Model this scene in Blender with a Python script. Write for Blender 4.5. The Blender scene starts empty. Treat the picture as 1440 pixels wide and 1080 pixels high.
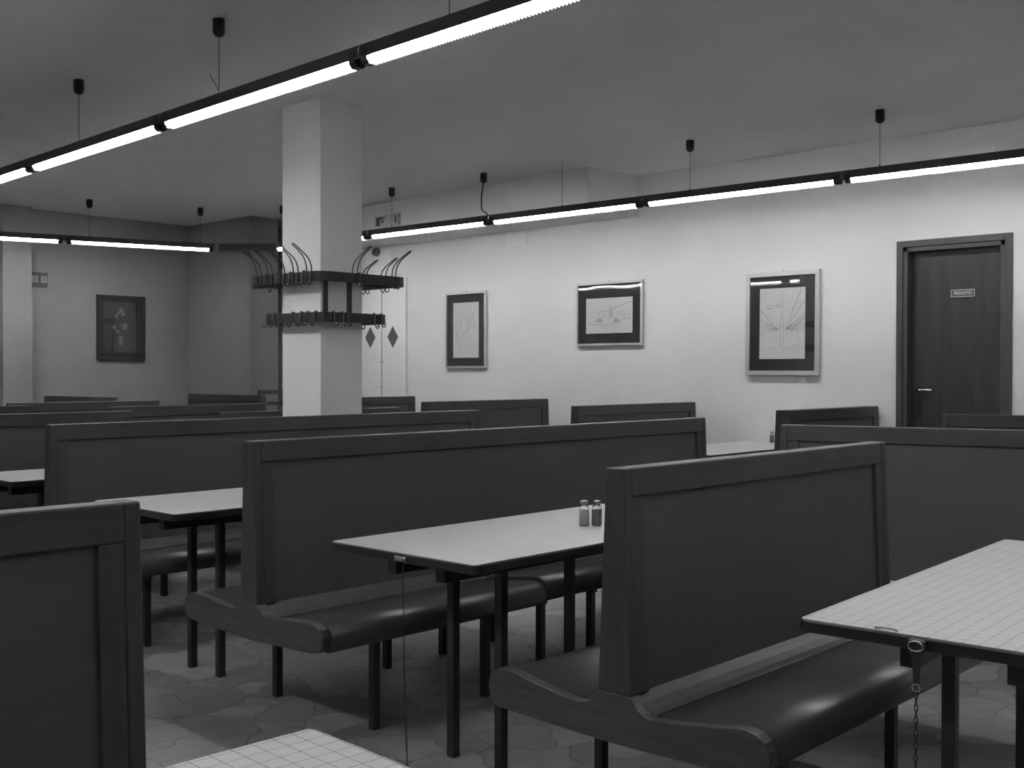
import bpy, math, random
from mathutils import Matrix, Vector

random.seed(7)
S = bpy.context.scene
COL = S.collection

# ------------------------------------------------------------------ camera
H = 1.315
F_PX = 1556.5
yaw, pit, roll = math.radians(43.08), math.radians(-0.63), math.radians(0.075)
fw = Vector((math.cos(yaw) * math.cos(pit), math.sin(yaw) * math.cos(pit), math.sin(pit)))
rt = Vector((math.sin(yaw), -math.cos(yaw), 0))
up = rt.cross(fw)
rt, up = rt * math.cos(roll) + up * math.sin(roll), up * math.cos(roll) - rt * math.sin(roll)
cam_d = bpy.data.cameras.new('camera')
cam_d.sensor_width = 36
cam_d.lens = 36 * F_PX / 1440
cam_d.clip_end = 100
cam = bpy.data.objects.new('camera', cam_d)
COL.objects.link(cam)
M = Matrix((rt, up, -fw)).transposed().to_4x4()
M.translation = Vector((0, 0, H))
cam.matrix_world = M
S.camera = cam

# ------------------------------------------------------------------ world, exposure
w = bpy.data.worlds.new('world')
S.world = w
w.use_nodes = True
w.node_tree.nodes['Background'].inputs[0].default_value = (0, 0, 0, 1)
w.node_tree.nodes['Background'].inputs[1].default_value = 0
S.view_settings.view_transform = 'Standard'
S.view_settings.look = 'None'
S.view_settings.gamma = 1
S.view_settings.exposure = 2.45
S.view_settings.use_curve_mapping = False
TUBE = 20.0          # emission strength of the fluorescent tubes
S.cycles.max_bounces = 8
S.cycles.diffuse_bounces = 5

# ------------------------------------------------------------------ materials
MATS = {}


def mat(name, v, rough=.6, metal=0., spec=.5, build=None):
    if name in MATS:
        return MATS[name]
    m = bpy.data.materials.new(name)
    m.use_nodes = True
    b = m.node_tree.nodes['Principled BSDF']
    b.inputs['Base Color'].default_value = (v, v, v, 1)
    b.inputs['Roughness'].default_value = rough
    b.inputs['Metallic'].default_value = metal
    b.inputs['Specular IOR Level'].default_value = spec
    if build:
        build(m.node_tree, b)
    MATS[name] = m
    return m


def ramp(nt, src, stops):
    r = nt.nodes.new('ShaderNodeValToRGB')
    e = r.color_ramp.elements
    e[0].position, e[1].position = stops[0][0], stops[-1][0]
    e[0].color = (stops[0][1],) * 3 + (1,)
    e[1].color = (stops[-1][1],) * 3 + (1,)
    for p, v in stops[1:-1]:
        x = e.new(p)
        x.color = (v, v, v, 1)
    nt.links.new(src, r.inputs[0])
    return r.outputs[0]


def coords(nt, scale):
    tc = nt.nodes.new('ShaderNodeTexCoord')
    mp = nt.nodes.new('ShaderNodeMapping')
    mp.inputs['Scale'].default_value = scale
    nt.links.new(tc.outputs['Object'], mp.inputs[0])
    return mp.outputs[0]


def noise(nt, vec, scale, detail=4, rough=.6):
    n = nt.nodes.new('ShaderNodeTexNoise')
    n.inputs['Scale'].default_value = scale
    n.inputs['Detail'].default_value = detail
    n.inputs['Roughness'].default_value = rough
    nt.links.new(vec, n.inputs['Vector'])
    return n.outputs['Fac']


def bump(nt, b, src, strength, dist=.002):
    bn = nt.nodes.new('ShaderNodeBump')
    bn.inputs['Strength'].default_value = strength
    bn.inputs['Distance'].default_value = dist
    nt.links.new(src, bn.inputs['Height'])
    nt.links.new(bn.outputs[0], b.inputs['Normal'])


def wood(scale, lo, hi, fine=1.):
    def f(nt, b):
        v = coords(nt, scale)
        n = noise(nt, v, 3.0, 6, .65)
        c = ramp(nt, n, [(.3, lo), (.5, (lo + hi) / 2), (.72, hi)])
        nt.links.new(c, b.inputs['Base Color'])
        bump(nt, b, n, .35 * fine, .002)
    return f


def plaster(lo, hi):
    def f(nt, b):
        v = coords(nt, (1, 1, 1))
        c = ramp(nt, noise(nt, v, 1.2, 5), [(.3, lo), (.7, hi)])
        nt.links.new(c, b.inputs['Base Color'])
        bump(nt, b, noise(nt, v, 90, 3), .15, .002)
    return f


def laminate(nt, b):
    v = coords(nt, (1, 1, 1))
    br = nt.nodes.new('ShaderNodeTexBrick')
    br.offset = 0
    br.inputs['Scale'].default_value = 1
    br.inputs['Brick Width'].default_value = .0352
    br.inputs['Row Height'].default_value = .0352
    br.inputs['Mortar Size'].default_value = .0009
    br.inputs['Mortar Smooth'].default_value = .2
    br.inputs['Color1'].default_value = (.43, .43, .43, 1)
    br.inputs['Color2'].default_value = (.45, .45, .45, 1)
    br.inputs['Mortar'].default_value = (.11, .11, .11, 1)
    nt.links.new(v, br.inputs['Vector'])
    nt.links.new(br.outputs['Color'], b.inputs['Base Color'])


def stones(nt, b):
    tc = nt.nodes.new('ShaderNodeTexCoord')
    wob = nt.nodes.new('ShaderNodeTexNoise')
    wob.inputs['Scale'].default_value = 4
    nt.links.new(tc.outputs['Object'], wob.inputs['Vector'])
    mx = nt.nodes.new('ShaderNodeMixRGB')
    mx.inputs[0].default_value = .16
    nt.links.new(tc.outputs['Object'], mx.inputs[1])
    nt.links.new(wob.outputs['Color'], mx.inputs[2])
    ve = nt.nodes.new('ShaderNodeTexVoronoi')
    ve.feature = 'DISTANCE_TO_EDGE'
    ve.inputs['Scale'].default_value = 4.2
    vc = nt.nodes.new('ShaderNodeTexVoronoi')
    vc.inputs['Scale'].default_value = 4.2
    for q in (ve, vc):
        nt.links.new(mx.outputs[0], q.inputs['Vector'])
        q.inputs['Scale'].default_value = 5.2
    bw = nt.nodes.new('ShaderNodeSeparateColor')
    nt.links.new(vc.outputs['Color'], bw.inputs[0])
    tone = ramp(nt, bw.outputs[0], [(0, .22), (.5, .29), (1, .36)])
    n = noise(nt, tc.outputs['Object'], 9, 6, .7)
    mot = ramp(nt, n, [(.3, .72), (.7, 1.1)])
    m1 = nt.nodes.new('ShaderNodeMixRGB')
    m1.blend_type = 'MULTIPLY'
    m1.inputs[0].default_value = 1
    nt.links.new(tone, m1.inputs[1])
    nt.links.new(mot, m1.inputs[2])
    ed = ramp(nt, ve.outputs['Distance'], [(0, .15), (.006, .45), (.02, 1)])
    m2 = nt.nodes.new('ShaderNodeMixRGB')
    m2.inputs[1].default_value = (.09, .09, .09, 1)
    nt.links.new(ed, m2.inputs[0])
    nt.links.new(m1.outputs[0], m2.inputs[2])
    nt.links.new(m2.outputs[0], b.inputs['Base Color'])
    rg = ramp(nt, n, [(.3, .45), (.7, .6)])
    nt.links.new(rg, b.inputs['Roughness'])


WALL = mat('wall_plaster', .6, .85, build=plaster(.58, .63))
WALLB = mat('darker_back_wall', .3, .85, build=plaster(.22, .26))  # darker tone on back wall, pilaster and corner block
CEIL = mat('ceiling_plaster', .5, .9, build=plaster(.60, .64))
FLOOR = mat('crazy_paving', .2, .4, build=stones)
WOODH = mat('bench_wood_long_grain', .08, .42, build=wood((.6, 9, 20), .036, .058))
WOODV = mat('bench_wood_upright_grain', .08, .42, build=wood((12, 12, .7), .034, .060))
WOODY = mat('bench_wood_end_grain', .08, .42, build=wood((9, .8, 18), .036, .085, 1.6))
PANEL = mat('bench_veneer', .08, .5, build=wood((.5, 12, 40), .058, .076))
SEATM = mat('seat_leatherette', .045, .33, build=lambda nt, b: (bump(nt, b, noise(nt, coords(nt, (1, 1, 1)), 220, 2), .12, .001)))
STEEL = mat('dark_painted_steel', .022, .45)
EDGE = mat('table_edge', .018, .4)
LAM = mat('grid_laminate', .6, .38, build=laminate)
HOUS = mat('lamp_housing', .045, .5)
REFL = mat('lamp_reflector', .8, .35)
BLACKP = mat('black_plastic', .008, .4)
CORD = mat('cord', .03, .6)
WIRE = mat('hook_wire', .06, .3, .8)
RACK = mat('rack_wood', .035, .75, build=wood((9, 9, 14), .014, .026))
DOORM = mat('door_veneer', .05, .38, build=wood((5, 5, .5), .014, .034))
DFRAME = mat('door_frame_wood', .05, .5, build=wood((12, 12, 1), .036, .056))
ALU = mat('brushed_aluminium', .55, .38, .75)
MATB = mat('black_mount', .012, .6)
PAPER = mat('drawing_paper', .55, .8)
INK = mat('pencil', .30, .9)
CHROME = mat('chrome', .6, .15, 1.)
WHITEP = mat('white_paint', .66, .7)
STEELD = mat('tarnished_steel', .10, .35, .9)
GREYP = mat('grey_plastic', .12, .5)
PALE = mat('pale_sign', .45, .6)
MIDG = mat('dim_sign_panel', .24, .6)
DKSIGN = mat('dark_sign', .06, .5)
PFRAME = mat('painting_frame', .02, .35)
CANVAS = mat('painting_canvas', .012, .3)
PFLOW = mat('painted_flowers', .13, .5)
PVASE = mat('painted_vase', .09, .5)
SALTM = mat('salt', .6, .9)
PEPM = mat('pepper', .07, .9, build=lambda nt, b: nt.links.new(ramp(nt, noise(nt, coords(nt, (1, 1, 1)), 500, 2), [(.35, .04), (.65, .16)]), b.inputs['Base Color']))
LIDM = mat('shaker_lid', .35, .3, .9)
DIAG = mat('diamond_window', .09, .3)
GAPSHADE = mat('door_gap_shade', .1, .8)

g = bpy.data.materials.new('picture_glass')
g.use_nodes = True
nt = g.node_tree
nt.nodes.clear()
o_ = nt.nodes.new('ShaderNodeOutputMaterial')
mx = nt.nodes.new('ShaderNodeMixShader')
fr = nt.nodes.new('ShaderNodeFresnel')
geo = nt.nodes.new('ShaderNodeNewGeometry')
ior = nt.nodes.new('ShaderNodeMapRange')
ior.inputs['To Min'].default_value = 1.5
ior.inputs['To Max'].default_value = 1 / 1.5
nt.links.new(geo.outputs['Backfacing'], ior.inputs['Value'])
nt.links.new(ior.outputs[0], fr.inputs[0])
tr = nt.nodes.new('ShaderNodeBsdfTransparent')
gl = nt.nodes.new('ShaderNodeBsdfGlossy')
gl.inputs['Roughness'].default_value = .02
gb = nt.nodes.new('ShaderNodeBump')
gb.inputs['Strength'].default_value = .25
gb.inputs['Distance'].default_value = .004
gn = nt.nodes.new('ShaderNodeTexNoise')
gn.inputs['Scale'].default_value = 3.0
gn.inputs['Detail'].default_value = 0
gt = nt.nodes.new('ShaderNodeTexCoord')
nt.links.new(gt.outputs['Object'], gn.inputs['Vector'])
nt.links.new(gn.outputs['Fac'], gb.inputs['Height'])
nt.links.new(gb.outputs[0], gl.inputs['Normal'])
nt.links.new(fr.outputs[0], mx.inputs[0])
nt.links.new(tr.outputs[0], mx.inputs[1])
nt.links.new(gl.outputs[0], mx.inputs[2])
nt.links.new(mx.outputs[0], o_.inputs[0])
PGLASS = g

g2 = bpy.data.materials.new('jar_glass')
g2.use_nodes = True
b = g2.node_tree.nodes['Principled BSDF']
b.inputs['Base Color'].default_value = (.9, .9, .9, 1)
b.inputs['Roughness'].default_value = .05
b.inputs['Transmission Weight'].default_value = .9
JGLASS = g2

e = bpy.data.materials.new('lit_tube')
e.use_nodes = True
nt = e.node_tree
nt.nodes.clear()
o_ = nt.nodes.new('ShaderNodeOutputMaterial')
em = nt.nodes.new('ShaderNodeEmission')
em.inputs[1].default_value = TUBE
nt.links.new(em.outputs[0], o_.inputs[0])
LIT = e


# ------------------------------------------------------------------ mesh helpers
class MB:
    def __init__(s):
        s.v, s.f, s.sm = [], [], []

    def add(s, vs, fs, smooth=False):
        n = len(s.v)
        s.v += [tuple(p) for p in vs]
        s.f += [tuple(i + n for i in q) for q in fs]
        s.sm += [smooth] * len(fs)
        return s

    def box(s, x0, x1, y0, y1, z0, z1):
        v = [(x0, y0, z0), (x1, y0, z0), (x1, y1, z0), (x0, y1, z0), (x0, y0, z1), (x1, y0, z1), (x1, y1, z1), (x0, y1, z1)]
        return s.add(v, [(0, 3, 2, 1), (4, 5, 6, 7), (0, 1, 5, 4), (1, 2, 6, 5), (2, 3, 7, 6), (3, 0, 4, 7)])

    def prism(s, pts, a0, a1, axis='x', smooth=False):
        """closed 2-D outline pushed from a0 to a1 along an axis"""
        n = len(pts)

        def P(p, a):
            return {'x': (a, p[0], p[1]), 'y': (p[0], a, p[1]), 'z': (p[0], p[1], a)}[axis]
        v = [P(p, a0) for p in pts] + [P(p, a1) for p in pts]
        m = len(s.v)
        s.add(v, [(i, (i + 1) % n, n + (i + 1) % n, n + i) for i in range(n)], smooth)
        s.add([], [])
        s.f += [tuple(m + i for i in reversed(range(n))), tuple(m + n + i for i in range(n))]
        s.sm += [False, False]
        return s

    def cyl(s, c, r, h, n=20, r2=None, axis='z', smooth=True):
        r2 = r if r2 is None else r2
        ps = []
        for k, (rr, a) in enumerate(((r, 0), (r2, h))):
            for i in range(n):
                t = 2 * math.pi * i / n
                q = (rr * math.cos(t), rr * math.sin(t), a)
                if axis == 'x':
                    q = (q[2], q[0], q[1])
                if axis == 'y':
                    q = (q[0], q[2], q[1])
                ps.append((c[0] + q[0], c[1] + q[1], c[2] + q[2]))
        m = len(s.v)
        s.add(ps, [(i, (i + 1) % n, n + (i + 1) % n, n + i) for i in range(n)], smooth)
        s.f += [tuple(m + i for i in reversed(range(n))), tuple(m + n + i for i in range(n))]
        s.sm += [False, False]
        return s

    def lathe(s, c, prof, n=20):
        m = len(s.v)
        ps = [(c[0] + r * math.cos(2 * math.pi * i / n), c[1] + r * math.sin(2 * math.pi * i / n), c[2] + z) for r, z in prof for i in range(n)]
        fs = []
        for k in range(len(prof) - 1):
            for i in range(n):
                j = (i + 1) % n
                fs.append((k * n + i, k * n + j, (k + 1) * n + j, (k + 1) * n + i))
        s.add(ps, fs, True)
        L = (len(prof) - 1) * n
        s.f += [tuple(m + i for i in reversed(range(n))), tuple(m + L + i for i in range(n))]
        s.sm += [False, False]
        return s

    def tube(s, path, r, n=8, closed=False):
        P = [Vector(p) for p in path]
        L = len(P)
        rings = []
        prev = None
        for i in range(L):
            if closed:
                t = (P[(i + 1) % L] - P[i - 1]).normalized()
            else:
                t = (P[min(i + 1, L - 1)] - P[max(i - 1, 0)]).normalized()
            if prev is None:
                a = Vector((0, 0, 1)) if abs(t.z) < .9 else Vector((1, 0, 0))
                nrm = t.cross(a).normalized()
            else:
                nrm = (prev - t * prev.dot(t)).normalized()
            prev = nrm
            bn = t.cross(nrm)
            rings.append([P[i] + (nrm * math.cos(2 * math.pi * k / n) + bn * math.sin(2 * math.pi * k / n)) * r for k in range(n)])
        m = len(s.v)
        vs = [p for q in rings for p in q]
        fs = []
        for i in range(L if closed else L - 1):
            j = (i + 1) % L
            for k in range(n):
                fs.append((i * n + k, i * n + (k + 1) % n, j * n + (k + 1) % n, j * n + k))
        s.add(vs, fs, True)
        if not closed:
            s.f += [tuple(m + k for k in reversed(range(n))), tuple(m + (L - 1) * n + k for k in range(n))]
            s.sm += [False, False]
        return s

    def build(s, name, material, parent=None, bevel=0., seg=2):
        me = bpy.data.meshes.new(name)
        me.from_pydata(s.v, [], s.f)
        me.polygons.foreach_set('use_smooth', s.sm)
        me.materials.append(material)
        me.update()
        o = bpy.data.objects.new(name, me)
        COL.objects.link(o)
        import bmesh
        bm = bmesh.new()
        bm.from_mesh(me)
        bmesh.ops.recalc_face_normals(bm, faces=bm.faces)
        if bevel:
            es = [q for q in bm.edges if len(q.link_faces) == 2 and q.calc_face_angle(0) > .6]
            bmesh.ops.bevel(bm, geom=es, offset=bevel, segments=seg, profile=.5, affect='EDGES', clamp_overlap=True)
        bm.to_mesh(me)
        bm.free()
        if parent:
            o.parent = parent
        return o


def B(name, material, parent, *boxes, bevel=0.):
    m = MB()
    for q in boxes:
        m.box(*q)
    return m.build(name, material, parent, bevel)


def tag(o, label, cat, group=None):
    o['label'] = label
    o['category'] = cat
    if group:
        o['group'] = group
    return o


def thing(name, label, cat, loc=(0, 0, 0), rz=0., group=None):
    o = bpy.data.objects.new(name, None)
    o.empty_display_size = .1
    COL.objects.link(o)
    o.location = loc
    o.rotation_euler = (0, 0, rz)
    return tag(o, label, cat, group)


def struct(o):
    o['kind'] = 'structure'
    return o


def copy_tree(o, parent=None):
    c = o.copy()
    COL.objects.link(c)
    if parent:
        c.parent = parent
    for ch in list(o.children):
        copy_tree(ch, c)
    return c


# ------------------------------------------------------------------ the room
XR, YB, ZC = 7.95, 11.9, 3.055
XL, YF = -3.6, -4.0
struct(B('floor', FLOOR, None, (XL, XR + .3, YF, YB + .3, -.1, 0)))
struct(B('ceiling', CEIL, None, (XL, XR + .3, YF, YB + .3, ZC, ZC + .15)))
DY0, DY1, DZ = 2.735, 3.487, 2.245      # door opening
struct(B('wall_right', WALL, None, (XR, XR + .3, DY1, YB + .3, 0, ZC), (XR, XR + .3, YF, DY0, 0, ZC), (XR, XR + .3, DY0, DY1, DZ, ZC)))
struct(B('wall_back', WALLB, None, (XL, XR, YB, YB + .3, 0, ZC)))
struct(B('wall_left', WALL, None, (XL - .2, XL, YF, YB + .3, 0, ZC)))
struct(B('wall_front', WALL, None, (XL, XR + .3, YF - .2, YF, 0, ZC)))
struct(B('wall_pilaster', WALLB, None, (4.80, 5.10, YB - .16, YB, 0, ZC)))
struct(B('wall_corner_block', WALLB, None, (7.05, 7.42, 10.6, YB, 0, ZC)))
struct(MB().prism([(7.31, 5.96), (7.95, 5.91), (7.95, 10.62), (7.54, 10.62)], 2.69, ZC, 'z').build('ceiling_beam', WALL))
PX0, PX1, PY0, PY1 = 4.305, 4.64, 5.69, 6.10
struct(B('wall_column', WALL, None, (PX0, PX1, PY0, PY1, 0, ZC)))

# door_1: frame, leaf set back in the opening, handle, keyhole plate
door = bpy.data.objects.new('door_1', None)
COL.objects.link(door)
door.location = (XR, (DY0 + DY1) / 2, 0)
struct(door)
hw = (DY1 - DY0) / 2
fb = MB()
for s_ in (-1, 1):
    y0, y1 = sorted((s_ * (hw - .012), s_ * (hw + .036)))
    fb.box(-.022, .0, y0, y1, 0, DZ + .036)
    y0, y1 = sorted((s_ * (hw - .045), s_ * (hw - .012)))
    fb.box(-.012, .10, y0, y1, 0, DZ - .012)
fb.box(-.022, 0, -hw + .012, hw - .012, DZ - .012, DZ + .036)
fb.box(-.012, .10, -hw + .012, hw - .012, DZ - .045, DZ - .012)
fb.build('door_frame', DFRAME, door, .003)
leaf = B('door_leaf', DOORM, door, (.075, .115, -hw + .045, hw - .045, .01, DZ - .045), bevel=.002)
hd = MB()
hd.cyl((.04, hw - .10, 1.183), .009, .04, 12, axis='x')
hd.tube([(.04, hw - .10, 1.183), (.034, hw - .12, 1.184), (.032, hw - .16, 1.184), (.032, hw - .215, 1.183)], .011, 10)
hd.build('door_handle', CHROME, leaf)
B('keyhole_plate', BLACKP, leaf, (.069, .076, hw - .118, hw - .082, .99, 1.10), bevel=.003)

sg = thing('door_sign', 'small dark sign reading PRIVATO with a pale border on the dark wooden door', 'sign', (XR + .066, 3.068, 1.884))
B('sign_plate', DKSIGN, sg, (0, .008, -.088, .088, -.029, .029), bevel=.001)
bd = MB()
for q in ((-.085, .085, .0215, .0265), (-.085, .085, -.0265, -.0215), (-.085, -.080, -.0265, .0265), (.080, .085, -.0265, .0265)):
    bd.box(-.0015, .0005, q[0], q[1], q[2], q[3])
bd.build('sign_border', PALE, sg)


def lettering(name, body, size, material, parent, loc, rot):
    c = bpy.data.curves.new('lettering', 'FONT')
    c.body = body
    c.size = size
    c.align_x = 'CENTER'
    c.align_y = 'CENTER'
    c.extrude = .0006
    c.offset = .0010
    t = bpy.data.objects.new('lettering', c)
    COL.objects.link(t)
    dg = bpy.context.evaluated_depsgraph_get()
    me = bpy.data.meshes.new_from_object(t.evaluated_get(dg))
    bpy.data.objects.remove(t)
    me.materials.clear()
    me.materials.append(material)
    o = bpy.data.objects.new(name, me)
    COL.objects.link(o)
    o.parent = parent
    o.location = loc
    o.rotation_euler = rot
    return o


lettering('sign_lettering', 'PRIVATO', .032, PALE, sg, (-.001, 0, 0), (math.pi / 2, 0, -math.pi / 2))

# ------------------------------------------------------------------ fluorescent rows
LZ = 2.6275


def batten(L, lit=True):
    """a light unit of length L along +x from its own end, tube below an open trough"""
    r = bpy.data.objects.new('fluorescent_light', None)
    COL.objects.link(r)
    MB().prism([(-.033, -.004), (-.026, .052), (.026, .052), (.033, -.004), (.029, -.004), (.022, .046), (-.022, .046), (-.029, -.004)], .0, L, 'x').build('lamp_housing', HOUS, r)
    if lit:
        MB().prism([(-.0275, -.002), (-.021, .045), (.021, .045), (.0275, -.002), (.0265, -.002), (.020, .043), (-.020, .043), (-.0265, -.002)], .03, L - .03, 'x').build('reflector', REFL, r)
        MB().cyl((.05, 0, .009), .0185, L - .10, 16, axis='x').build('fluorescent_tube', LIT, r)
        lv = MB()
        n = int((L - .12) / .018)
        for q in range(n + 1):
            x = .06 + (L - .12) * q / n
            lv.box(x - .0008, x + .0008, -.021, .021, -.034, -.0045)
        lv.box(.06, L - .06, -.0008, .0008, -.034, -.030)
        lv.build('white_louvre', REFL, r)
        for x in (.018, L - .058):
            k = MB()
            k.prism([(-.034, .0), (-.030, -.020), (-.016, -.033), (.016, -.033), (.030, -.020), (.034, .0), (.030, .03), (-.030, .03)], x, x + .04, 'x')
            k.build('tube_socket', BLACKP, r)
    else:
        B('cover_plate', HOUS, r, (.0, L, -.030, .030, -.022, -.004))
    return r


def lamp_row(pts, labels, group, name_lit=None):
    for i in range(len(pts) - 1):
        a, c = Vector(pts[i]), Vector(pts[i + 1])
        d = c - a
        lit = labels[i][1]
        r = batten(d.length - .006, lit)
        r.location = (a.x, a.y, LZ)
        r.rotation_euler = (0, 0, math.atan2(d.y, d.x))
        tag(r, labels[i][0], 'ceiling light', group)


def nx(y):
    return 2.85 + .02625 * y * .0 + .035 * y


def wx(y):
    return 7.16 - .034 * y


N = [10.7, 8.95, 7.10, 5.361, 3.636, 1.95, .25, -1.45]
lamp_row([(nx(y), y) for y in N],
         [('lit fluorescent batten of the near row, out of frame beyond the left edge', True),
          ('lit fluorescent batten of the near row, cut by the left edge', True),
          ('lit fluorescent batten of the near row, the first whole one from the left', True),
          ('lit fluorescent batten of the near row, hanging in front of the pillar top', True),
          ('largest lit fluorescent batten, running off the top edge of the photo', True),
          ('lit fluorescent batten of the near row over the viewer', True),
          ('lit fluorescent batten of the near row behind the viewer', True)], 'near row of fluorescent lights')
N3 = [7.10, 5.36, 3.62, 1.90, .20]
lamp_row([(-.40 + .035 * y, y) for y in N3],
         [('lit fluorescent batten of the unseen left row, %s' % q, True) for q in
          ('farthest down the room', 'second from the far end', 'third from the far end', 'nearest the viewer')], 'third row of fluorescent lights')
Wy = [9.90, 8.314, 6.738, 5.129, 3.499, 1.90, .30, -1.30]
lamp_row([(wx(y) + (.08 if y > 9.5 else 0), y) for y in Wy],
         [('lit fluorescent batten beside the picture wall, mostly hidden by the pillar', True),
          ('lit fluorescent batten above the leftmost silver framed drawing', True),
          ('lit fluorescent batten between two pictures, the one with the curved cable at its left end', True),
          ('lit fluorescent batten above the tall city drawing', True),
          ('lit fluorescent batten above the dark private door', True),
          ('lit fluorescent batten of the wall row beyond the right edge', True),
          ('lit fluorescent batten of the wall row behind the viewer', True)], 'wall row of fluorescent lights')
lamp_row([(6.912, 9.945), (6.525, 10.395)],
         [('dark unlit linking channel between the back row and the wall row of lights', False)], 'back row of fluorescent lights')
lamp_row([(6.487, 10.438), (5.05, 10.878), (3.52, 11.33)],
         [('lit fluorescent batten of the back row, above the dark flower painting', True),
          ('lit fluorescent batten of the back row, cut by the left edge', True)], 'back row of fluorescent lights')



def hanger(x, y, label, kink=0, canopy=True, cable=False):
    t = thing('ceiling_hanger', label, 'lamp hanger', (x, y, ZC), 0, 'lamp hangers on the ceiling')
    if canopy:
        MB().lathe((0, 0, 0), [(.030, -.0), (.031, -.055), (.028, -.073), (.018, -.084), (.006, -.088)], 18).build('canopy', BLACKP, t)
    d = LZ + .052 - ZC
    if cable:
        MB().tube([(0, 0, -.08), (.0, .01, -.12), (.004, .028, -.18), (.006, .034, -.26), (.004, .025, -.32), (0, -.04, d + .02), (0, -.06, d)], .006, 8).build('power_cable', CORD, t)
    else:
        MB().tube([(0, 0, -.08 if canopy else 0), (0, 0, d)], .0018, 6).build('suspension_wire', CORD, t)
        MB().cyl((0, 0, d), .006, .012, 8).build('wire_clamp', BLACKP, t)
    if kink:
        MB().tube([(0, 0, d + .025), (-.03 * kink, .04 * kink, d + .11)], .0016, 5).build('wire_tail', CORD, t)
    return t


hanger(3.018, 4.809, 'black lamp hanger with a loose wire tail, over the near row left of the pillar', 1)
hanger(3.075, 6.423, 'black lamp hanger over the near row, nearest the top left corner', 0)
hanger(2.958, 3.099, 'lamp hanger wire of the near row at the top edge of the photo')
hanger(6.888, 8.002, 'small black lamp hanger in front of the beam, just right of the pillar')
hanger(6.928, 6.823, 'black lamp hanger with a thick curved power cable', cable=True)
hanger(6.965, 5.95, 'bare thin suspension wire without a black cup at the beam end', canopy=False)
hanger(7.0, 4.718, 'black lamp hanger above and between the two larger drawings')
hanger(7.049, 3.25, 'black lamp hanger above the dark private door')
hanger(5.282, 10.807, 'small black lamp hanger of the back row, above the flower painting')
hanger(6.35, 10.48, 'small black lamp hanger of the back row, right of the flower painting')
hanger(6.86, 9.72, 'small black lamp hanger half hidden by the left side of the pillar')

# ------------------------------------------------------------------ benches
TOP, ZS = 1.062, .47


def hb(z, t0=.029, t1=.055):
    return t0 + (TOP - z) / (TOP - ZS) * (t1 - t0)


def foot_outline(style, sides):
    if style == 'round':
        h = [(.056, .470), (.064, .455), (.078, .440), (.098, .429), (.125, .425), (.20, .432), (.29, .445), (.365, .460), (.40, .462),
             (.428, .455), (.448, .440), (.459, .418), (.461, .395), (.455, .370), (.438, .352), (.415, .346), (.25, .342), (.12, .338), (0, .336)]
    else:
        h = [(.058, .472), (.070, .452), (.088, .442), (.115, .436), (.22, .446), (.345, .458), (.385, .457), (.425, .440),
             (.440, .415), (.437, .385), (.420, .362), (.37, .352), (.20, .345), (0, .340)]
    if sides == 2:
        left = [(-a, z) for a, z in h]
        return h + left[::-1][1:]
    return h + [(-.05, .336), (-.056, .47)]


def slab(m, x0, x1, z0, z1, inset, one=False, t0=.029):
    a, c = hb(z0, t0, t0 + .026) - inset, hb(z1, t0, t0 + .026) - inset
    v = [(x0, -a, z0), (x1, -a, z0), (x1, a, z0), (x0, a, z0), (x0, -c, z1), (x1, -c, z1), (x1, c, z1), (x0, c, z1)]
    m.add(v, [(0, 3, 2, 1), (4, 5, 6, 7), (0, 1, 5, 4), (1, 2, 6, 5), (2, 3, 7, 6), (3, 0, 4, 7)])
    return m


BCACHE = {}


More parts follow.
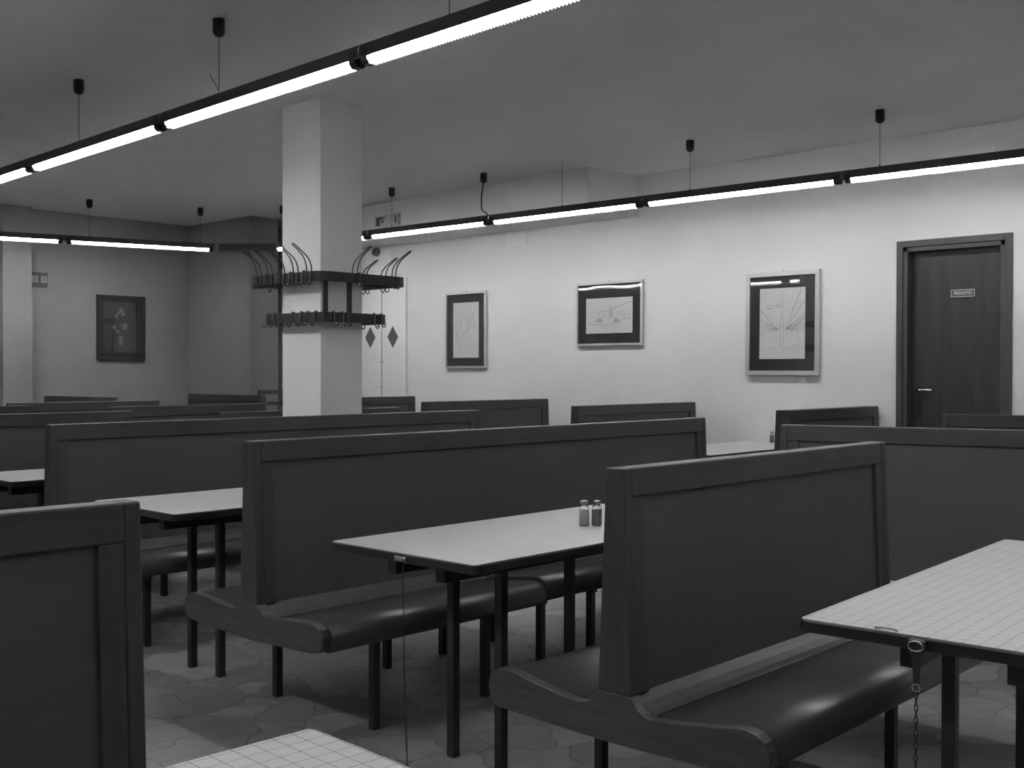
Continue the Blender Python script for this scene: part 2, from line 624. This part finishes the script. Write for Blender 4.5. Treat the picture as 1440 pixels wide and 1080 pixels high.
def bench(L, label, x, y, rz=0., style='round', sides=2, frames=(.33, 1.01), split=None, top=None, t0=.029, group='wooden benches'):
    """seat(s) run along local +x from 0 to L; the backrest stands over y = 0; a one-sided bench seats on +y"""
    key = (round(L, 3), style, sides, frames, split, t0)
    if key in BCACHE:
        r = copy_tree(BCACHE[key])
    else:
        r = bpy.data.objects.new('bench', None)
        COL.objects.link(r)
        zb = ZS if sides == 2 else .36
        for x0 in (0, L - .035):
            pts = foot_outline(style, sides)
            MB().prism(pts, x0, x0 + .035, 'x').build('end_foot', WOODY, r, .003)
            m = slab(MB(), x0, x0 + .035, ZS, TOP, 0, t0=t0)
            m.build('end_post', WOODV, r, .004)
        rail = slab(MB(), .034, L - .034, .985, TOP, .0, t0=t0)
        rail.build('top_rail', WOODH, r, .004)
        for x0, x1 in ((.035, .088), (L - .088, L - .035)):
            slab(MB(), x0, x1, ZS if sides == 2 else zb, .9845, .002, t0=t0).build('stile', WOODV, r, .002)
        m = slab(MB(), .088, L - .088, zb, .9845, .011, t0=t0)
        m.build('back_panel', PANEL, r)
        cuts = [.035] + ([split] if split else []) + [L - .035]
        for s_ in ((1, -1) if sides == 2 else (1,)):
            for i in range(len(cuts) - 1):
                a, c = cuts[i] + (.004 if i else 0), cuts[i + 1]
                dz = .012 if i else 0
                mo = [(s_ * .040, .474 + dz), (s_ * .068, .450 + dz), (s_ * .090, .437 + dz), (s_ * .114, .430 + dz), (s_ * .114, .405), (s_ * .040, .43)]
                MB().prism(mo, a, c, 'x').build('seat_moulding', WOODH, r, .002)
                se = [(s_ * p, q + dz) for p, q in ((.117, .428), (.20, .431), (.30, .442), (.37, .452), (.40, .453), (.425, .446), (.442, .432), (.451, .412), (.452, .39), (.445, .368), (.430, .357), (.41, .356), (.395, .37), (.385, .405), (.37, .42), (.30, .415), (.117, .404))]
                MB().prism(se, a, c, 'x', True).build('seat', SEATM, r)
        for fx in frames:
            ys = (.304, -.304) if sides == 2 else (.304, -.01)
            for yy in ys:
                B('leg', STEEL, r, (fx - .0155, fx + .0155, yy - .0155, yy + .0155, 0, .350), bevel=.002)
            lo = -.33 if sides == 2 else -.03
            B('cross_bar', STEEL, r, (fx - .0150, fx + .0150, lo, .36, .325, .352))
            for yy in ((.25, -.25) if sides == 2 else (.25,)):
                B('seat_support', STEEL, r, (fx - .012, fx + .012, yy - .11, yy + .11, .352, .404))
        for yy in ((.35, -.35) if sides == 2 else (.35,)):
            B('seat_beam', STEEL, r, (.036, L - .036, yy - .012, yy + .012, .352, .400))
        BCACHE[key] = r
    r.location = (x, y, 0 if top is None else top - TOP)
    r.rotation_euler = (0, 0, rz)
    return tag(r, label, 'bench', group)


# centre block, from the viewer to the back
bench(1.565, 'nearest dark wooden double bench in the middle, end facing the viewer, rounded foot ends', 2.303, 1.785)
bench(2.95, 'long dark wooden double bench behind the table with the glass shakers', 2.28, 3.445, style='chamfer', frames=(.34, .92, 1.26, 1.60, 2.55), split=1.13)
bench(2.88, 'long dark wooden bench just in front of the white pillar', 2.325, 5.185, frames=(.34, .95, 1.55, 2.5), split=1.44)
bench(1.565, 'dark wooden bench at the left edge behind the small left table', 1.965, 6.655)
bench(1.565, 'sliver of a dark bench top at the far left edge under the pilaster', 1.99, 8.21)
bench(1.50, 'dark wooden bench passing behind the foot of the white pillar', 3.93, 6.235, sides=1, top=1.052, frames=(.3, 1.1))
bench(1.30, 'far dark wooden bench left of the pillar, crossing below the small side wall bench', 3.795, 7.48, frames=(.3, 1.))
bench(1.30, 'far dark wooden bench under the flower painting', 3.67, 8.9, frames=(.3, 1.))
# left block
bench(1.565, 'dark wooden bench at the lower left, its ribbed back towards the viewer', -.485, 2.03)
# by the picture wall
bench(1.565, 'dark wooden bench by the wall below the leftmost silver framed drawing', 6.285, 6.90)
bench(1.565, 'dark wooden bench by the wall below the bridge drawing', 6.32, 5.28)
bench(1.33, 'thick backed dark wooden bench by the wall below the tall city drawing', 6.585, 3.70, t0=.052, frames=(.3, 1.))
bench(1.40, 'far dark wooden bench by the wall below the white double cupboard doors', 6.28, 8.58, frames=(.3, 1.1))
# turned benches at the right edge
ra = math.atan2(-1.033, .284)
bench(1.56, 'one sided wooden bench at the right edge, its broad plain back turned to the viewer', 4.800, 2.703, ra, sides=1, frames=(.33, 1.23))
bench(1.56, 'wooden bench in front of the private door, only its top rail showing', 6.716, 2.69, ra, sides=1, frames=(.33, 1.23))
# along the far walls
bench(1.20, 'small far bench left of the flower painting, highest on the left', 5.085, 11.36, math.atan2(-1.2, .14), sides=1, frames=(.3, .9))
bench(1.25, 'small far bench against the far side wall, left of the pillar', 6.70, 11.28, math.atan2(-1.25, .14), sides=1, frames=(.3, .9))

# ------------------------------------------------------------------ open-backed chair by the block corner
ch = thing('slat_back_chair', 'tall open slat backed wooden chair half hidden by the pillar', 'chair', (6.30, 9.32, 0), math.radians(0))
cw = .40
for sx in (0, cw - .032):
    B('leg', WOODV, ch, (sx, sx + .032, 0, .03, 0, 1.131), bevel=.003)
    B('leg', WOODV, ch, (sx, sx + .032, .37, .40, 0, .45), bevel=.003)
for z0, z1 in ((1.088, 1.130), (.980, 1.014), (.82, .855)):
    B('back_slat', WOODH, ch, (.0, cw, .004, .026, z0, z1), bevel=.003)
B('seat', WOODH, ch, (0, cw, .0, .42, .45, .475), bevel=.006)
B('seat_apron', WOODH, ch, (.032, cw - .032, .005, .025, .39, .45), (.032, cw - .032, .375, .395, .39, .45))

# ------------------------------------------------------------------ tables
TCACHE = {}


def table(L, Wd, label, x, y, rz=0., legs=(.35, .965), wall=False):
    """top runs +x from 0..L and +y from 0..W"""
    key = (L, Wd, legs)
    if key in TCACHE:
        r = copy_tree(TCACHE[key])
    else:
        r = bpy.data.objects.new('dining_table', None)
        COL.objects.link(r)
        c = .011
        out = [(c, 0), (L - c, 0), (L, c), (L, Wd - c), (L - c, Wd), (c, Wd), (0, Wd - c), (0, c)]
        MB().prism(out, .722, .7505, 'z').build('table_edge', EDGE, r, .004)
        i = .0035
        out2 = [(c + i * .4, i), (L - c - i * .4, i), (L - i, c + i * .4), (L - i, Wd - c - i * .4), (L - c - i * .4, Wd - i), (c + i * .4, Wd - i), (i, Wd - c - i * .4), (i, c + i * .4)]
        MB().prism(out2, .7505, .7525, 'z').build('tabletop', LAM, r)
        for yy in (Wd / 2 - .113, Wd / 2 + .113):
            B('support_beam', EDGE, r, (.075, L - .075, yy - .02, yy + .02, .662, .7215), bevel=.002)
            for lx in legs:
                B('leg', STEEL, r, (lx - .016, lx + .016, yy - .016, yy + .016, 0, .662), bevel=.002)
        TCACHE[key] = r
    r.location = (x, y, 0)
    r.rotation_euler = (0, 0, rz)
    return tag(r, label, 'table', 'white topped tables')


table(1.45, .68, 'white gridded table in the middle carrying the two glass shakers', 2.268, 2.268)
table(1.45, .68, 'white gridded table between the two long benches, left of centre', 2.268, 3.94)
table(1.45, .62, 'small looking white table at the left edge, beyond the benches', 2.370, 5.71)
table(1.55, .68, 'white table against the wall under the tall city drawing', 6.39, 4.125)
rr = math.radians(3.2)
TRX, TRY = 2.294 + .68 * math.sin(rr), 1.248 - .68 * math.cos(rr)
table(1.57, .68, 'large white gridded table at the right edge with a bottle opener hanging on it', TRX, TRY, rr)
rn = math.radians(-2.5)
table(1.45, .681, 'nearest white gridded table at the bottom edge, only its corner in view',
      1.060 - 1.45 * math.cos(rn) + .681 * math.sin(rn), 1.423 - 1.45 * math.sin(rn) - .681 * math.cos(rn), rn)

# ------------------------------------------------------------------ chained bottle openers


def chain(m, top, n, pitch=.0165, r=.0017, w_=.0045, sway=0.):
    x, y, z = top
    for k in range(n):
        cz = z - pitch * (k + .5)
        cy = y + sway * (k / n) ** 2
        P = []
        for i in range(12):
            t = 2 * math.pi * i / 12
            a, c = w_ * math.cos(t), (pitch * .62) * math.sin(t)
            P.append((x + (a if k % 2 else 0), cy + (0 if k % 2 else a), cz + c))
        m.tube(P, r, 5, True)
    return m


t = thing('chained_opener', 'bottle opener with a chain dangling from the end of the right edge table', 'bottle opener', (2.326, .974, .749), rr)
op = MB()
sh = [(-.010, 0), (-.018, -.003), (-.021, -.015), (-.016, -.030), (-.010, -.044), (-.0065, -.095), (.0065, -.095), (.010, -.044), (.016, -.030), (.021, -.015), (.018, -.003), (.010, 0)]
op.prism([(q[0], q[1]) for q in sh], -.030, -.024, 'x')
op.build('opener_plate', STEELD, t, .002)
MB().tube([(-.034, .0155 * math.cos(a), -.0145 + .0105 * math.sin(a)) for a in [i * math.pi / 9 for i in range(18)]], .0022, 6, True).build('opener_mouth', CHROME, t)
MB().tube([(-.030, .008 * math.cos(a), -.103 + .008 * math.sin(a)) for a in [i * math.pi / 8 for i in range(16)]], .0018, 6, True).build('opener_ring', CHROME, t)
chain(MB(), (-.030, 0, -.112), 12, .0135, .0013, .0036).build('chain', WIRE, t)
B('mount_clip', STEEL, t, (-.024, -.0200, -.010, .010, -.022, -.006))
t2 = thing('table_clip', 'small dark metal clip on the end edge of the right edge table', 'clip', (2.311, 1.045, .754), rr)
MB().tube([(-.004 + .006 * math.cos(a), .024 * math.sin(a), .002 + .003 * math.cos(a)) for a in [i * math.pi / 10 - math.pi / 2 for i in range(11)]], .003, 6).build('clip_bow', CHROME, t2)

t = thing('hanging_chain', 'thin chain hanging to the floor from the end of the middle table', 'chain', (2.262, 2.565, .738))
B('mount_clip', CHROME, t, (-.006, .006, -.004, .045, -.008, .006), bevel=.002)
chain(MB(), (-.008, 0, -.005), 38, .0165, .0010, .0028, -.02).build('chain', WIRE, t)
MB().tube([(-.008, -.018 + .009 * math.cos(a), -.64 + .009 * math.sin(a)) for a in [i * math.pi / 8 for i in range(16)]], .0016, 6, True).build('chain_ring', WIRE, t)
MB().tube([(-.008, -.018, -.65), (-.008, -.020, -.69), (-.008, -.018, -.737)], .0022, 6).build('chain_pin', WIRE, t)

# ------------------------------------------------------------------ shakers


def shaker(x, y, z, fill, label, sc=1.):
    t = thing('glass_shaker', label, 'shaker', (x, y, z), 0, 'salt and pepper shakers')
    MB().lathe((0, 0, 0), [(.017 * sc, .0), (.0185 * sc, .003), (.019 * sc, .008), (.019 * sc, .058), (.0165 * sc, .068), (.013 * sc, .073), (.013 * sc, .079)], 20).build('jar', JGLASS, t)
    MB().lathe((0, 0, .004), [(.0165 * sc, .0), (.0168 * sc, .052)], 20).build('salt_fill' if fill is SALTM else 'pepper_fill', fill, t)
    MB().lathe((0, 0, .0785), [(.0145 * sc, .0), (.0145 * sc, .010), (.012 * sc, .0135), (.004 * sc, .0148)], 20).build('lid', LIDM, t)
    return t


shaker(3.138, 2.572, .7525, SALTM, 'glass salt shaker with pale filling, left of the pair on the middle table')
shaker(3.172, 2.540, .7525, PEPM, 'glass pepper shaker with dark filling, right of the pair on the middle table')
shaker(7.86, 4.51, .7525, PEPM, 'small shaker standing on the table against the wall')

# ------------------------------------------------------------------ coat rack around the pillar
rk = thing('coat_rack', 'two tier wooden coat rack with wire hooks fixed round the white pillar', 'coat rack', (PX0, PY0, 0))


def ring_path(x0, x1, y0, y1, r, n=6):
    P = []
    for cx, cy, a0 in ((x1 - r, y0 + r, -90), (x1 - r, y1 - r, 0), (x0 + r, y1 - r, 90), (x0 + r, y0 + r, 180)):
        for i in range(n + 1):
            a = math.radians(a0 + 90 * i / n)
            P.append((cx + r * math.cos(a), cy + r * math.sin(a)))
    return P


def ring_board(x0, x1, y0, y1, r, z0, z1, th=.018):
    o = ring_path(x0, x1, y0, y1, r)
    i = ring_path(x0 + th, x1 - th, y0 + th, y1 - th, max(r - th, .01))
    n = len(o)
    v = [(p[0], p[1], z) for z in (z0, z1) for q in (o, i) for p in q]
    fs = []
    for k in range(n):
        j = (k + 1) % n
        fs += [(k, j, 2 * n + j, 2 * n + k), (n + k, 3 * n + k, 3 * n + j, n + j), (k, n + k, n + j, j), (2 * n + k, 2 * n + j, 3 * n + j, 3 * n + k)]
    return MB().add(v, fs)


def loc(x, y):
    return x - PX0, y - PY0


ux0, uy0 = loc(4.20, 5.565)
ux1, uy1 = loc(4.95, 6.36)
lx0, ly0 = loc(4.225, 5.585)
lx1, ly1 = loc(4.80, 6.24)
ring_board(ux0, ux1, uy0, uy1, .10, 1.882, 1.944).build('upper_rail', RACK, rk)
ring_board(lx0, lx1, ly0, ly1, .09, 1.628, 1.690).build('lower_rail', RACK, rk)
for xx in (4.272, 4.462):
    a, c = loc(xx, 5.590)
    B('rack_post', RACK, rk, (a - .016, a + .016, c, c + .016, 1.64, 1.92), bevel=.002)
for zz in (1.905, 1.655):
    m = MB()
    m.box(.03, .055, uy0 + .018 if zz > 1.8 else ly0 + .018, -.0005, zz - .012, zz + .012)
    m.box(.24, .265, uy0 + .018 if zz > 1.8 else ly0 + .018, -.0005, zz - .012, zz + .012)
    m.box((ux0 if zz > 1.8 else lx0) + .018, -.0005, .18, .205, zz - .012, zz + .012)
    m.box(PX1 - PX0 + .0005, (ux1 if zz > 1.8 else lx1) - .018, .18, .205, zz - .012, zz + .012)
    m.build('rack_bracket', STEEL, rk)


def hook_mesh(hat):
    m = MB()
    r = .0038
    if hat:
        half = [(.004, .026, .0), (.008, .025, .035), (.020, .022, .068), (.044, .016, .098), (.080, .0115, .126), (.118, .011, .152)]
        tip = [(.127, .0075, .159), (.130, 0, .162)]
        path = [(.004, .024, -.062)] + half + tip + [(a, -b_, c) for a, b_, c in reversed([*half, tip[0]])] + [(.004, -.024, -.062)]
        m.tube(path, r, 6)
        for s_ in (1, -1):
            m.tube([(.004, s_ * .024, -.06), (.008, s_ * .024, -.075), (.018, s_ * .024, -.084), (.030, s_ * .024, -.082), (.036, s_ * .024, -.070), (.036, s_ * .024, -.060)], r, 6)
    else:
        m.tube([(-.02, 0, .004), (.0, 0, .006), (.004, 0, .0), (.004, 0, -.062), (.008, 0, -.077), (.018, 0, -.086), (.030, 0, -.083), (.036, 0, -.071), (.035, 0, -.062)], r, 6)
    return m


proto = {h: hook_mesh(h).build('coat_hook', WIRE, rk) for h in (True, False)}
first = {True: True, False: True}


def put_hook(hat, x, y, z, ang):
    if first[hat]:
        o = proto[hat]
        first[hat] = False
    else:
        o = proto[hat].copy()
        COL.objects.link(o)
    a, c = loc(x, y)
    o.location = (a, c, z)
    o.rotation_euler = (0, 0, math.radians(ang))


for yy in (5.66, 5.80, 5.945, 6.08, 6.20):
    put_hook(True, 4.198, yy, 1.944, 180)
for yy in (5.73, 5.87, 6.01, 6.14):
    put_hook(False, 4.198, yy, 1.944, 180)
put_hook(True, 4.475, 5.563, 1.944, -90 + 14)
put_hook(False, 4.52, 5.563, 1.944, -90)
put_hook(True, 4.80, 5.563, 1.944, -90 + 22)
put_hook(True, 4.952, 5.85, 1.944, 0)
put_hook(True, 4.952, 6.06, 1.944, 0)
for xx in (4.88, 4.78, 4.68, 4.5, 4.4):
    put_hook(False, xx, 6.362, 1.944, 90)
for yy in (5.64, 5.72, 5.79, 5.88, 6.02, 6.08, 6.15):
    put_hook(False, 4.223, yy, 1.690, 180)
for xx in (4.33, 4.40, 4.44, 4.66, 4.72):
    put_hook(False, xx, 5.583, 1.690, -90)
for yy in (5.75, 5.9, 6.05):
    put_hook(False, 4.802, yy, 1.690, 0)

# ------------------------------------------------------------------ pictures on the right wall


def stroke(m, pts, wd, x=-.0004):
    """flat pencil stroke on a picture plane: points are (u to the viewer's right, v up)"""
    for (a, c), (d, e_) in zip(pts[:-1], pts[1:]):
        L = math.hypot(d - a, e_ - c) or 1
        nx_, ny_ = -(e_ - c) / L * wd / 2, (d - a) / L * wd / 2
        m.add([(x, -(a + nx_), c + ny_), (x, -(d + nx_), e_ + ny_), (x, -(d - nx_), e_ - ny_), (x, -(a - nx_), c - ny_)], [(0, 1, 2, 3)])


def picture(name, label, y0, y1, z0, z1, fw_, mat_m, art, glass=True, fm=None, mm=None, pm=None, tilt=0.):
    fm, mm, pm = fm or ALU, mm or MATB, pm or PAPER
    W_, H_ = y1 - y0, z1 - z0
    t = thing(name, label, 'picture', (XR - .002 - math.radians(abs(tilt)) * (z1 - z0) / 2, (y0 + y1) / 2, (z0 + z1) / 2))
    t.rotation_euler = (0, -math.radians(tilt), 0)
    hw_, hh = W_ / 2, H_ / 2
    m = MB()
    d0, d1 = -.030, -.001
    # four mitred bars
    o = [(-hw_, -hh), (hw_, -hh), (hw_, hh), (-hw_, hh)]
    i = [(-hw_ + fw_, -hh + fw_), (hw_ - fw_, -hh + fw_), (hw_ - fw_, hh - fw_), (-hw_ + fw_, hh - fw_)]
    for k in range(4):
        j = (k + 1) % 4
        q = [o[k], o[j], i[j], i[k]]
        m2 = MB().prism(q, d0, d1, 'x')
        m.add(m2.v, m2.f)
    m.build('frame', fm, t, .0015)
    B('mount', mm, t, (-.016, -.004, -hw_ + fw_, hw_ - fw_, -hh + fw_, hh - fw_))
    ml, mr, mb, mt_ = mat_m
    B('drawing', pm, t, (-.0175, -.0161, -hw_ + fw_ + mr, hw_ - fw_ - ml, -hh + fw_ + mb, hh - fw_ - mt_))
    s_ = MB()
    pw, ph = W_ - 2 * fw_ - ml - mr, H_ - 2 * fw_ - mb - mt_
    art(s_, pw, ph)
    cx = -((ml - mr) / 2)
    so = s_.build('pencil_lines', INK, t)
    so.location = (-.0178, -(-cx), (mb - mt_) / 2)
    if glass:
        B('glass', PGLASS, t, (-.0225, -.0205, -hw_ + fw_ - .001, hw_ - fw_ + .001, -hh + fw_ - .001, hh - fw_ + .001))
    MB().tube([(-.006, -.012, hh), (-.008, 0, hh + .018), (-.006, .012, hh)], .0015, 5).build('hanging_loop', WIRE, t)
    return t


def art_city(m, w_, h_):
    V = (.0, -.10 * h_)
    rnd = random.Random(3)
    for k in range(7):
        a = w_ * .5
        stroke(m, [(V[0] + .03, V[1] + .01), (a, -.02 * h_ + k * .045 * h_ - .10 * h_)], .004)
        stroke(m, [(V[0] - .03, V[1] + .01), (-a, -.06 * h_ + k * .04 * h_ - .10 * h_)], .003)
    for q in (((-.48, .20), (-.20, -.02)), ((.12, -.02), (.30, .30), (.42, .47)), ((.18, .02), (.48, .30)), ((.5, .1), (.2, -.12))):
        stroke(m, [(a * w_, c * h_) for a, c in q], .006)
    stroke(m, [(-.04 * w_, -.30 * h_), (-.04 * w_, .05 * h_), (0, .14 * h_), (.03 * w_, .05 * h_), (.03 * w_, -.3 * h_)], .004)
    stroke(m, [(0, .14 * h_), (0, .46 * h_)], .003)
    for k in range(60):
        u, v = (rnd.random() - .5) * .9 * w_, (-.45 + rnd.random() * .3) * h_
        stroke(m, [(u, v), (u + rnd.uniform(-.02, .02), v + rnd.uniform(.005, .03))], .0022)
    for k in range(8):
        u, v = rnd.uniform(-.4, .3) * w_, rnd.uniform(.2, .3) * h_
        stroke(m, [(u, v), (u + .05, v + .004)], .005)


def art_bridge(m, w_, h_):
    rnd = random.Random(5)
    stroke(m, [(.05 * w_, .18 * h_), (.48 * w_, .38 * h_)], .006)
    stroke(m, [(-.25 * w_, .08 * h_), (.05 * w_, .18 * h_)], .004)
    for sx, ex, y in ((-.28, -.13, -.17), (.08, .24, -.2)):
        P = [((sx + (ex - sx) * i / 6) * w_, (y + .10 * math.sin(math.pi * i / 6)) * h_) for i in range(7)]
        stroke(m, P, .008)
        for k in range(6):
            stroke(m, [((sx + .03 + k * .018) * w_, (y - .02) * h_), ((sx + .06 + k * .016) * w_, (y + .07) * h_)], .006)
    stroke(m, [(.24 * w_, -.15 * h_), (.36 * w_, -.08 * h_), (.47 * w_, -.12 * h_)], .005)
    stroke(m, [(-.45 * w_, -.2 * h_), (-.28 * w_, -.24 * h_), (-.1 * w_, -.28 * h_), (.1 * w_, -.24 * h_)], .005)
    for k in range(26):
        u = rnd.uniform(-.1, .46) * w_
        stroke(m, [(u, -.05 * h_), (u, (.05 + rnd.random() * .12) * h_)], .0022)
    stroke(m, [(.02 * w_, -.08 * h_), (.02 * w_, .28 * h_), (.05 * w_, .30 * h_), (.05 * w_, -.08 * h_)], .004)
    for k in range(20):
        u, v = rnd.uniform(-.45, .1) * w_, rnd.uniform(-.1, .15) * h_
        stroke(m, [(u, v), (u + .03, v + .006)], .0025)


def art_arch(m, w_, h_):
    rnd = random.Random(9)
    for k in range(5):
        r = (.16 + .07 * k) * w_
        P = [(-.05 * w_ + r * math.cos(a), .0 + 1.4 * r * math.sin(a)) for a in [math.pi * i / 8 for i in range(9)]]
        stroke(m, P, .003)
    for k in range(28):
        u = rnd.uniform(-.4, .4) * w_
        v = rnd.uniform(-.38, .1) * h_
        stroke(m, [(u, v), (u + rnd.uniform(-.01, .01), v + rnd.uniform(.04, .12))], .0028)
    stroke(m, [(.1 * w_, .05 * h_), (.42 * w_, .45 * h_)], .005)
    stroke(m, [(-.4 * w_, -.2 * h_), (0, -.02 * h_), (.42 * w_, .12 * h_)], .004)


picture('framed_drawing', 'tall silver framed city drawing with a black mount, nearest the door', 4.136, 4.788, 1.29, 2.118, .036, (.088, .088, .095, .095), art_city, tilt=-.78)
picture('framed_drawing', 'landscape shaped silver framed drawing of an arched bridge', 5.834, 6.593, 1.552, 2.134, .022, (.092, .092, .092, .125), art_bridge, tilt=-.42)
picture('framed_drawing', 'narrow upright silver framed drawing, nearest the pillar', 7.767, 8.357, 1.349, 2.130, .024, (.086, .086, .085, .085), art_arch)

# dark flower painting on the back wall
pt = thing('flower_painting', 'small dark flower painting in a heavy dark frame on the back wall', 'painting', (6.178, YB, 1.811))
hw_, hh = .288, .366
for k, (f0, f1, d) in enumerate(((0, .030, .045), (.030, .055, .030), (.055, .078, .020))):
    m = MB()
    o = [(-hw_ + f0, -hh + f0), (hw_ - f0, -hh + f0), (hw_ - f0, hh - f0), (-hw_ + f0, hh - f0)]
    i = [(-hw_ + f1, -hh + f1), (hw_ - f1, -hh + f1), (hw_ - f1, hh - f1), (-hw_ + f1, hh - f1)]
    for q in range(4):
        j = (q + 1) % 4
        m2 = MB().prism([o[q], o[j], i[j], i[q]], -d, -.001, 'y')
        m.add(m2.v, m2.f)
    m.build(('outer_frame', 'middle_frame', 'inner_frame')[k], PFRAME, pt, .003)
B('canvas', CANVAS, pt, (-hw_ + .078, hw_ - .078, -.012, -.002, -hh + .078, hh - .078))
fl = MB()
rnd = random.Random(2)
for cx, cz, R in ((.01, .17, .055), (-.05, .13, .035), (.045, .02, .05), (-.08, .0, .035), (-.03, -.04, .028), (.0, .21, .03)):
    for k in range(6):
        a = k * math.pi / 3 + rnd.random()
        p = Vector((cx, 0, cz))
        d = Vector((math.cos(a), 0, math.sin(a)))
        n_ = Vector((-math.sin(a), 0, math.cos(a)))
        q = [p, p + d * R * .55 + n_ * R * .22, p + d * R, p + d * R * .55 - n_ * R * .22]
        fl.add([(v.x, -.0125, v.z) for v in q], [(0, 1, 2, 3)])
fl.build('painted_blossoms', PFLOW, pt)
MB().add([(-.02, -.0125, -.20), (.02, -.0125, -.20), (.028, -.0125, -.14), (.014, -.0125, -.09), (-.014, -.0125, -.09), (-.028, -.0125, -.14)], [(0, 1, 2, 3, 4, 5)]).build('painted_vase', PVASE, pt)
B('glass', PGLASS, pt, (-hw_ + .077, hw_ - .077, -.0165, -.015, -hh + .077, hh - .077))

# ------------------------------------------------------------------ signs and fittings on the far walls
s1 = thing('exit_sign', 'dark sign with two pale pictogram squares on the back wall beside the left pilaster', 'sign', (5.24, YB, 2.300))
B('sign_plate', DKSIGN, s1, (-.095, .095, -.02, -.001, -.080, .080), bevel=.002)
for sx in (-.046, .052):
    B('pictogram_panel', MIDG, s1, (sx - .034, sx + .034, -.0225, -.0203, -.030, .042))
    m = MB()
    m.box(sx - .018, sx + .018, -.0235, -.0226, .002, .008)
    m.box(sx - .003, sx + .003, -.0235, -.0226, -.016, .026)
    m.build('pictogram', GREYP, s1)

s2 = thing('exit_sign', 'pale sign with a dark figure on the beam side right of the pillar', 'sign', (7.455, 8.69, 2.862), math.radians(-3))
B('sign_box', PALE, s2, (-.035, -.002, -.20, .20, -.058, .058), bevel=.003)
m = MB()
m.box(-.037, -.0352, .05, .16, .015, .040)
m.box(-.037, -.0352, .10, .16, -.045, .015)
m.box(-.037, -.0352, .04, .075, -.02, .006)
m.box(-.037, -.0352, -.175, -.15, -.04, .04)
m.box(-.037, -.0352, .0, .045, .022, .034)
m.build('pictogram', DKSIGN, s2)
s2.location.x = 7.435

ab = thing('alarm_bell', 'round dark alarm sounder on the wall right of the pillar under the light row', 'alarm bell', (XR, 9.476, 2.640))
MB().cyl((-.05, 0, 0), .044, .0495, 24, .050, 'x').build('bell_housing', GREYP, ab, .004)
MB().cyl((-.064, 0, 0), .020, .014, 20, .026, 'x').build('bell_centre', DKSIGN, ab, .003)
B('back_plate', WHITEP, tag(bpy.data.objects.new('tmp', None), 'x', 'x') if False else ab, (-.004, -.001, -.23, .20, -.20, .22))

for lab, y0, y1, z0, z1 in (('flush white access panel under the light row near the leftmost drawing', 7.23, 7.52, 2.543, 2.76),
                            ('white rectangular plate high on the wall above the door', 2.82, 3.21, 2.745, 2.90),
                            ('square white cover plate below the round alarm sounder', 9.35, 9.62, 2.33, 2.42)):
    p = B('wall_plate', WHITEP, None, (XR - .006, XR - .0005, y0, y1, z0, z1), bevel=.0015)
    tag(p, lab, 'wall plate', None)

cb = thing('wall_cupboard', 'white double cupboard doors with diamond windows right of the pillar', 'cupboard', (XR, 9.379, 0))
B('cupboard_frame', WHITEP, cb, (-.010, -.0005, -.402, .402, 0, 2.335), bevel=.002)
for k, s_ in enumerate((-1, 1)):
    y0, y1 = sorted((s_ * .007, s_ * .396))
    d = B('cupboard_door', WHITEP, cb, (-.024, -.0105, y0, y1, .02, 2.325), bevel=.002)
    cy = s_ * .19
    MB().prism([(cy - .098, 1.69), (cy, 1.56), (cy + .098, 1.69), (cy, 1.822)], -.0265, -.024, 'x').build('window_surround', WHITEP, d)
    MB().prism([(cy - .088, 1.694), (cy, 1.577), (cy + .088, 1.694), (cy, 1.812)], -.028, -.0264, 'x').build('diamond_pane', DIAG, d)
    for zz in (1.50, 1.32, 1.15, .97):
        MB().cyl((-.027, s_ * .10 * 1.35, zz - .03), .0055, .003, 8, axis='x').build('screw_cap', GREYP, d)
    for zz in (1.42, 1.15):
        MB().cyl((-.028, s_ * .016, zz), .006, .004, 8, axis='x').build('door_knob', GREYP, d)
B('centre_gap_shade', GAPSHADE, cb, (-.0112, -.0101, -.007, .007, .02, 2.325))  # dark strip colours in the shade of the gap between the doors
